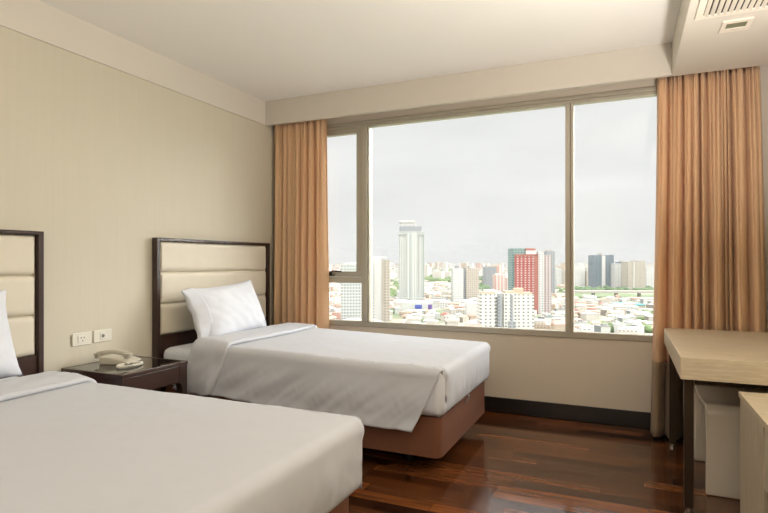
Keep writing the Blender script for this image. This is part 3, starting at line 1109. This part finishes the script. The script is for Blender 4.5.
cb_ = thing('cabinet', 'grey oak low cabinet at the right edge of the photo in front of the desk', 'cabinet', (.66, 2.2, 0))
cx0, cx1, cy0, cy1, cz = .462, XR - .004, 1.30, 2.877, .620
obj('top', B(cx0 - .004, cx1, cy0, cy1 + .004, cz - .024, cz, bev=.002), 'grey_oak', cb_)
obj('side_cupboard', B(cx0 + .002, cx1, cy1 - .455, cy1, .0, cz - .030, bev=.002), 'grey_oak_upright', cb_)
dr = obj('drawer', B(cx0 + .004, cx1, cy0 + .06, cy1 - .459, .36, cz - .030, bev=.002), 'grey_oak_upright', cb_)
obj('handle', B(cx0 - .012, cx0 + .004, 1.80, 2.0, .50, .512, bev=.002), 'leg_metal', dr)
obj('side_panel', B(cx0 + .002, cx1, cy0, cy0 + .056, .0, cz - .030, bev=.002), 'grey_oak_upright', cb_)

# ================================================================= the city
H = 70.0
ZG = CAM_H - H
HOR = 262.0
cs, sn = math.cos(YAW), math.sin(YAW)
def ray(px):
    u = (px - 384) / FPX
    return (-sn + u * cs, cs + u * sn)
def dist(by):
    return H * FPX / (by - HOR)
struct('city_ground', B(-9000, 9000, 12, 15000, ZG - 5, ZG), 'city_ground_mat')

TOWER_SPOTS = []
def tower_parts(name, label, cat, pxl, pxr, by, boxes, group=None, rot=None):
    """boxes: list of (part name, u0, u1, ytop, ybottom or None, depth0, depth1, material) with u in 0..1 between pxl and pxr"""
    t_ = dist(by)
    xl, yl = (c * t_ for c in ray(pxl)); xr, yr = (c * t_ for c in ray(pxr))
    wd = math.hypot(xr - xl, yr - yl)
    dmax = max(b[6] for b in boxes)
    for q_ in (0, .5, 1):
        cxq, cyq = xl + (xr - xl) * q_, yl + (yr - yl) * q_
        TOWER_SPOTS.append((cxq - (yr - yl) / wd * dmax / 2, cyq + (xr - xl) / wd * dmax / 2, max(dmax, wd / 2) * .62))
    ang = math.atan2(yr - yl, xr - xl) if rot is None else rot
    th = thing(name, label, cat, (xl, yl, ZG), group)
    th.rotation_euler = (0, 0, ang)
    for (pn, u0, u1, yt, yb, d0, d1, mt) in boxes:
        zt = (HOR - yt) / FPX * t_ + H
        zb = 0 if yb is None else (HOR - yb) / FPX * t_ + H
        b_ = BM(); box(b_, u0 * wd, u1 * wd, d0, d1, zb, zt)
        me = bpy.data.meshes.new(pn); b_.to_mesh(me); b_.free()
        me.materials.append(MAT[mt])
        o = bpy.data.objects.new(pn, me); C.objects.link(o); o.parent = th
    return th
T = tower_parts
T('apartment_tower', 'grey gridded slab block seen through the narrow left pane', 'building', 341, 361, 326,
  [('facade', 0, 1, 265, None, 0, 22, 'facade_slab'), ('roof_box', .25, .8, 262.5, 265, 5, 16, 'facade_white')])
T('office_tower', 'smooth white tower with a rounded top just right of the first mullion', 'building', 369, 390, 324,
  [('facade', 0, .62, 258, None, 0, 20, 'roof_white'), ('window_strip', .08, .26, 262, None, -.6, 0, 'facade_white'), ('crown', .15, .85, 256.5, 258, 2, 18, 'roof_white'), ('side_wing', .64, 1, 260, None, 3, 24, 'facade_beige'), ('fin', .60, .66, 258.5, None, -1.5, 12, 'concrete')])
T('skyscraper', 'tallest white tower with a stepped crown left of the window centre', 'building', 398.5, 424.5, 303,
  [('shaft', .04, 1, 234, None, 0, 40, 'facade_tower'), ('shaft_core', .30, .72, 233, None, -5, 0, 'facade_tower'), ('collar', .02, .98, 231.5, 235, -2, 42, 'facade_slab'),
   ('upper_storeys', .06, .90, 226, 231.5, 4, 36, 'facade_grey'), ('crown', .10, .68, 222, 226, 6, 32, 'facade_white'), ('crown_cap', .04, .66, 220.4, 222, 4, 34, 'roof_white'),
   ('left_wing', -.05, .10, 292, None, 2, 34, 'facade_white'), ('base_storeys', -.10, 1.05, 298, None, -8, 44, 'facade_slab')])
T('shopping_mall', 'white podium mall with blue and purple signs under the tallest tower', 'building', 402, 433, 312.5,
  [('hall', 0, 1, 302.5, None, 0, 40, 'roof_white'), ('sign', .42, .64, 304.8, 308.6, -1, 0, 'sign_blue'), ('sign', .84, .96, 304.5, 312, -1.5, -.2, 'sign_purple')])
T('apartment_tower', 'plain white slab block, left of a joined pair in mid distance', 'building', 453, 463.5, 302.5,
  [('facade', 0, 1, 268.5, None, 0, 30, 'facade_white_fine'), ('roof_box', .3, .65, 265.5, 268.5, 6, 16, 'facade_grey'), ('mast', .44, .52, 263.5, 265.5, 9, 11, 'concrete')])
T('apartment_tower', 'beige gridded slab block, right of a joined pair in mid distance', 'building', 464, 479, 302.4,
  [('facade', .14, 1, 269, None, 0, 30, 'facade_beige'), ('shaft', 0, .13, 268, None, 2, 28, 'facade_grey'), ('roof_box', .1, .4, 265.8, 268.6, 6, 16, 'facade_beige'), ('roof_wall', .45, 1, 268, 269, 2, 26, 'concrete')])
T('office_tower', 'grey striped block behind the pink striped one in mid distance', 'building', 485, 496.5, 290,
  [('facade', 0, 1, 267, None, 0, 35, 'facade_grey'), ('roof_box', .2, .9, 265.5, 267, 6, 25, 'facade_beige')])
T('apartment_block', 'pale block with pink vertical stripes left of the red tower', 'building', 495, 512, 294,
  [('facade', 0, .58, 275, None, 0, 30, 'facade_pink'), ('facade', .60, 1, 277.5, None, 4, 30, 'facade_pink'), ('roof_box', .1, .4, 273.5, 275, 6, 20, 'roof_white')])
T('apartment_complex', 'white stepped apartment complex low in front of the red tower', 'building', 480, 534, 334,
  [('block', 0, .28, 294, None, 0, 16, 'facade_apartment'), ('block', .28, .44, 297, None, 3, 16, 'facade_apartment'), ('block', .44, .70, 293.5, None, -1, 16, 'facade_apartment'), ('block', .70, 1, 294.5, None, 0, 16, 'facade_apartment'),
   ('roof_box', .02, .27, 292, 294, 1, 14, 'roof_cream'), ('roof_box', .47, .66, 291, 293.5, 1, 13, 'roof_cream'), ('roof_box', .68, .97, 292.6, 294.5, 1, 14, 'roof_cream'), ('roof_box', .10, .3, 289.8, 292, 3, 12, 'roof_white'), ('roof_box', .66, .82, 288.5, 292.6, 3, 12, 'roof_cream'),
   ('stair_shaft', .33, .40, 294, None, -.5, 3, 'facade_grey'), ('stair_shaft', .56, .61, 295, None, -1.6, -1, 'facade_grey'), ('porch', .52, .64, 321, None, -4, -1, 'facade_grey')])
T('warehouse', 'plain white block left of the stepped apartment complex', 'building', 467, 481, 318,
  [('hall', 0, 1, 303, None, 0, 20, 'roof_white')])
T('residential_tower', 'red tower with white balconies and a green glass shoulder', 'building', 513, 555, 314,
  [('red_facade', .05, .58, 254.8, None, 0, 26, 'facade_red'), ('red_edge', .50, .60, 254.6, None, -.8, 26, 'roof_red'), ('red_cornice', .05, .60, 254.2, 256.2, -.8, 26, 'roof_red'), ('green_glass', 0, .30, 248.2, None, 4, 30, 'facade_green_glass'),
   ('roof_box', .32, .58, 250.5, 254.5, 4, 26, 'roof_white'), ('roof_top', .32, .56, 248.2, 250.5, 5, 24, 'roof_red'), ('white_side', .60, .74, 251.5, None, 1, 28, 'facade_white'), ('rear_wing', .74, .93, 255, None, 3, 30, 'facade_redgrey')])
T('residential_tower', 'slim grey tower standing right behind the red one', 'building', 546.5, 555, 296,
  [('facade', 0, 1, 251, None, 0, 28, 'facade_grey'), ('roof_box', .2, .8, 249.5, 251, 4, 20, 'concrete')])
T('office_block', 'pale block left of the second mullion behind the slim grey tower', 'building', 556, 567, 288,
  [('facade', 0, .5, 268, None, 0, 40, 'facade_white'), ('facade', .5, 1, 270, None, 5, 45, 'facade_beige')])
T('office_block', 'row of pale blocks on the skyline right of the second mullion', 'building', 574, 594, 286,
  [('facade', 0, .3, 269, None, 0, 50, 'facade_white'), ('facade', .32, .62, 266.5, None, 10, 60, 'facade_white_fine'), ('facade', .64, .82, 271, None, 0, 50, 'facade_beige'), ('facade', .83, 1, 267.5, None, 20, 60, 'facade_white')])
T('residential_tower', 'blue grey twin slab tower with a white strip in the right pane', 'building', 594, 614.5, 289,
  [('left_slab', 0, .38, 255, None, 0, 40, 'facade_blue'), ('white_strip', .38, .54, 255.6, None, -2, 40, 'roof_white'), ('right_slab', .54, .80, 255, None, 0, 40, 'facade_blue'), ('end_slab', .84, 1, 254.8, None, 3, 40, 'facade_blue'), ('link', .80, .84, 256, None, 4, 38, 'facade_white'), ('roof_box', .36, .46, 253, 255.6, 8, 24, 'concrete')])
T('office_tower', 'pale glass fronted tower between the blue grey and beige ones', 'building', 615, 627.5, 289.5,
  [('facade', 0, .5, 263.5, None, 0, 36, 'facade_white'), ('facade', .5, .62, 262, None, 4, 36, 'facade_blue'), ('facade', .62, 1, 262.5, None, 2, 36, 'facade_white_fine'), ('roof_box', .6, .8, 261, 262.5, 6, 24, 'concrete')])
T('residential_tower', 'beige slab tower nearest the right curtain', 'building', 628, 646, 291,
  [('facade', 0, .55, 261.8, None, 0, 36, 'facade_beige'), ('facade', .55, 1, 260.5, None, 3, 40, 'facade_beige'), ('white_edge', .30, .36, 261.5, None, -1, 10, 'roof_white')])
T('office_block', 'short pale block tucked beside the right curtain', 'building', 646.5, 654, 289,
  [('facade', 0, 1, 268, None, 0, 36, 'facade_white')])
T('sports_hall', 'low hall with a teal roof in the right pane', 'building', 624, 645, 308,
  [('hall', 0, 1, 305.5, None, 0, 45, 'facade_house'), ('teal_roof', -.02, 1.02, 304.4, 305.5, -1, 46, 'roof_teal')])
T('warehouse', 'low warehouse with a wide pink roof by the teal hall', 'building', 634, 652, 301.5,
  [('hall', 0, 1, 299, None, 0, 30, 'facade_house'), ('pink_roof', -.02, 1.02, 298.2, 299, -1, 31, 'roof_pink')])
T('kiosk_building', 'small building with a bright teal front below the red tower', 'building', 545, 551, 320,
  [('body', 0, 1, 314, None, 0, 14, 'facade_house'), ('teal_front', .0, .9, 315, 319, -.5, 0, 'roof_teal')])

# elevated road
a0 = Vector(ray(566)) * dist(297.5); a1 = Vector(ray(700)) * dist(297.8)
vd = thing('elevated_road', 'long pale elevated road crossing the right pane', 'road', (a0.x, a0.y, ZG))
dv = a1 - a0
vd.rotation_euler = (0, 0, math.atan2(dv.y, dv.x))
def local(pn, b_, mt, par):
    me = bpy.data.meshes.new(pn); b_.to_mesh(me); b_.free()
    me.materials.append(MAT[mt])
    o = bpy.data.objects.new(pn, me); C.objects.link(o); o.parent = par
    return o
local('deck', box(BM(), 0, dv.length, 0, 24, 9, 13), 'concrete', vd)
k = 10
while k < dv.length:
    local('pier', box(BM(), k, k + 4, 8, 16, 0, 9), 'concrete', vd); k += 45

# low houses: individuals for the 240 nearest, the rest one mass
rnd = random.Random(12)
protos = []
for wi, (wall, roof) in enumerate((('facade_house', 'roof_white'), ('facade_house', 'roof_cream'), ('facade_house_tan', 'roof_pink'), ('facade_white', 'roof_grey'), ('facade_white', 'roof_white'), ('facade_house', 'roof_red'))):
    wme = bpy.data.meshes.new('walls'); b_ = BM(); box(b_, -.5, .5, -.5, .5, 0, 1); b_.to_mesh(wme); b_.free()
    wme.materials.append(MAT[wall])
    rme = bpy.data.meshes.new('roof'); b_ = BM()
    if wi in (0, 3, 4):
        box(b_, -.53, .53, -.53, .53, 1, 1.06); box(b_, -.3, 0, -.3, .1, 1.06, 1.3)
    else:
        v = [b_.verts.new(p) for p in ((-.55, -.55, 1), (.55, -.55, 1), (.55, .55, 1), (-.55, .55, 1), (-.4, 0, 1.4), (.4, 0, 1.4))]
        for q in ((0, 1, 5, 4), (2, 3, 4, 5), (1, 2, 5), (3, 0, 4), (3, 2, 1, 0)):
            b_.faces.new([v[i] for i in q])
    b_.to_mesh(rme); b_.free()
    rme.materials.append(MAT[roof])
    protos.append((wme, rme))
HL = ('low white house with a flat roof in the city below', 'low house with a cream pitched roof in the city below', 'low tan house with a pink pitched roof in the city below',
      'low white house with a grey flat roof in the city below', 'low white block with a white flat roof in the city below', 'low house with a red pitched roof in the city below')
HG = ('flat roofed white houses', 'cream roofed houses', 'pink roofed houses', 'grey roofed houses', 'white roofed blocks', 'red roofed houses')
spots = []
tries = 0
while len(spots) < 300 and tries < 60000:
    tries += 1
    px = rnd.uniform(318, 668); by = rnd.uniform(289, 334)
    if 572 < px and by < 300: continue
    t_ = dist(by)
    x, y = ray(px)[0] * t_, ray(px)[1] * t_
    s = rnd.uniform(9, 17)
    # keep clear of the towers
    bad = False
    for (l, r_, b0) in ((338, 363, 326), (367, 392, 324), (396, 427, 303), (400, 435, 312.5), (451, 481, 302.5), (466, 482, 318), (512, 556, 314), (478, 536, 334), (594, 647, 290), (622, 647, 308), (543, 553, 320), (633, 653, 301.5)):
        if l - 3 < px < r_ + 3 and dist(b0) - 26 < t_ < dist(b0) + 62:
            bad = True; break
    if bad: continue
    if any((x - a) ** 2 + (y - b) ** 2 < ((s + c) * .66) ** 2 for a, b, c in spots): continue
    spots.append((x, y, s))
def near_taken(x, y, s):
    if x * x + y * y < 1400 ** 2:
        for (a, b, c) in spots:
            if abs(x - a) < (s + c) * .62 and abs(y - b) < (s + c) * .62:
                return True
    for (a, b, c) in TOWER_SPOTS:
        if (x - a) ** 2 + (y - b) ** 2 < (s * .75 + c) ** 2:
            return True
    return False
spots.sort(key=lambda q: q[0] ** 2 + q[1] ** 2)
for (x, y, s) in spots:
    k = rnd.choices(range(6), (4, 3, 2.5, 2, 4, .7))[0]
    root = bpy.data.objects.new('house', None)
    C.objects.link(root)
    root.location = (x, y, ZG)
    root.rotation_euler = (0, 0, rnd.choice((0, PI / 2)) + rnd.uniform(-.3, .3) + .4)
    tag(root, HL[k], 'house', HG[k])
    hgt = rnd.uniform(4, 9)
    for nm, me in zip(('walls', 'roof'), protos[k]):
        if nm == 'walls':
            sc = (s, s * .7, hgt)
        else:
            sc = (s, s * .7, hgt)
        o = bpy.data.objects.new(nm, me); C.objects.link(o); o.parent = root; o.scale = sc

# the far city: a mass of blocks out to the skyline
bm = BM()
for i in range(5200):
    by = 262 + math.exp(rnd.uniform(math.log(2.6), math.log(26))) if i < 2600 else rnd.uniform(285, 336)
    px = rnd.uniform(250, 760)
    t_ = dist(by)
    if t_ > 14000: continue
    x, y = ray(px)[0] * t_, ray(px)[1] * t_
    if 594 < px < 650 and 280 < by < 292: continue
    if 566 < px and 292 < by < 299.5: continue
    if 560 < px < 660 and 286 < by < 296: continue
    s = rnd.uniform(8, 15) * (1 + t_ / 2000)
    h = rnd.uniform(3, 8) * (1 + t_ / 3500)
    if near_taken(x, y, s): continue
    if i < 2600 and t_ > 1700 and rnd.random() < .09: h = rnd.uniform(35, 62) * min(1.15, .6 + t_ / 5000)
    v0 = len(bm.verts)
    b2 = box(bm, x - s / 2, x + s / 2, y - s / 2, y + s / 2, ZG, ZG + h)
    mi = rnd.choices((0, 1, 2, 3), (5, 3, 1.5, 1))[0]
    bm.faces.ensure_lookup_table()
    for f in bm.faces[-6:]: f.material_index = mi
o = obj('distant_city', bm, ['facade_house', 'facade_white', 'facade_house_tan', 'roof_pink'], None)
tag(o, 'mass of pale low buildings spreading to the horizon', 'distant city', kind='stuff')

# greenery: clumps of tree crowns
def crowns(n, region, seed, size):
    r_ = random.Random(seed)
    bm = BM()
    for i in range(n):
        px = r_.uniform(region[0], region[1]); by = r_.uniform(region[2], region[3])
        t_ = dist(by)
        s = r_.uniform(*size)
        x, y = ray(px)[0] * t_, ray(px)[1] * t_
        n0 = len(bm.verts)
        bmesh.ops.create_icosphere(bm, subdivisions=2, radius=s, matrix=Matrix.Translation((x, y, ZG + s * .7)) @ Matrix.Diagonal((1.2, 1.2, .8, 1)))
        bm.verts.ensure_lookup_table()
        for v in bm.verts[n0:]:
            d = 1 + .25 * nz3(v.co.x * .25, v.co.y * .25, v.co.z * .25)
            v.co.z = ZG + (v.co.z - ZG) * d
    return bm
for reg, n, sd, sz, lab, mt in (
        ((572, 652, 289.8, 293), 110, 1, (4, 8), 'belt of green trees in front of the distant towers in the right pane', 'tree_green_dark'),
        ((425, 452, 270, 285), 90, 2, (8, 14), 'green park right of the tallest tower', 'tree_green'),
        ((388, 400, 282, 300), 24, 3, (5, 9), 'green trees left of the tallest tower', 'tree_green'),
        ((478, 486, 278, 294), 30, 4, (6, 11), 'green trees between the towers in the middle of the window', 'tree_green_dark'),
        ((600, 640, 326, 333), 22, 5, (3, 5.5), 'bushy green trees at the foot of the right pane', 'tree_green'),
        ((640, 662, 314, 333), 34, 6, (3, 5), 'green trees at the lower right corner of the view', 'tree_green'),
        ((380, 398, 312, 318), 7, 7, (3, 5), 'green trees beside the mall podium', 'tree_green_dark'),
        ((556, 570, 290, 295), 14, 8, (4, 7), 'green trees left of the second mullion', 'tree_green')):
    bm = crowns(n, reg, sd, sz)
    o = obj('trees', bm, mt, None, True, loc=(ray(reg[0])[0] * dist(reg[3]), ray(reg[0])[1] * dist(reg[3]), ZG))
    tag(o, lab, 'trees', kind='stuff')

# thin haze over the city
m = bpy.data.materials.new('haze'); MAT['haze'] = m
m.use_nodes = True
t = m.node_tree
t.nodes.remove(t.nodes['Principled BSDF'])
vs_ = t.nodes.new('ShaderNodeVolumeScatter')
vs_.inputs['Color'].default_value = (1, 1, 1, 1)
vs_.inputs['Density'].default_value = .000030
va_ = t.nodes.new('ShaderNodeVolumeAbsorption')
va_.inputs['Color'].default_value = (0, 0, 0, 1)
va_.inputs['Density'].default_value = .00005
ad_ = t.nodes.new('ShaderNodeAddShader')
t.links.new(vs_.outputs[0], ad_.inputs[0]); t.links.new(va_.outputs[0], ad_.inputs[1])
t.links.new(ad_.outputs[0], t.nodes['Material Output'].inputs['Volume'])
hz_ = obj('haze', B(-8500, 8500, 60, 14500, ZG + .5, 260), 'haze', None, loc=(0, 60, ZG))
tag(hz_, 'thin pale haze lying over the city outside the window', 'haze', kind='stuff')
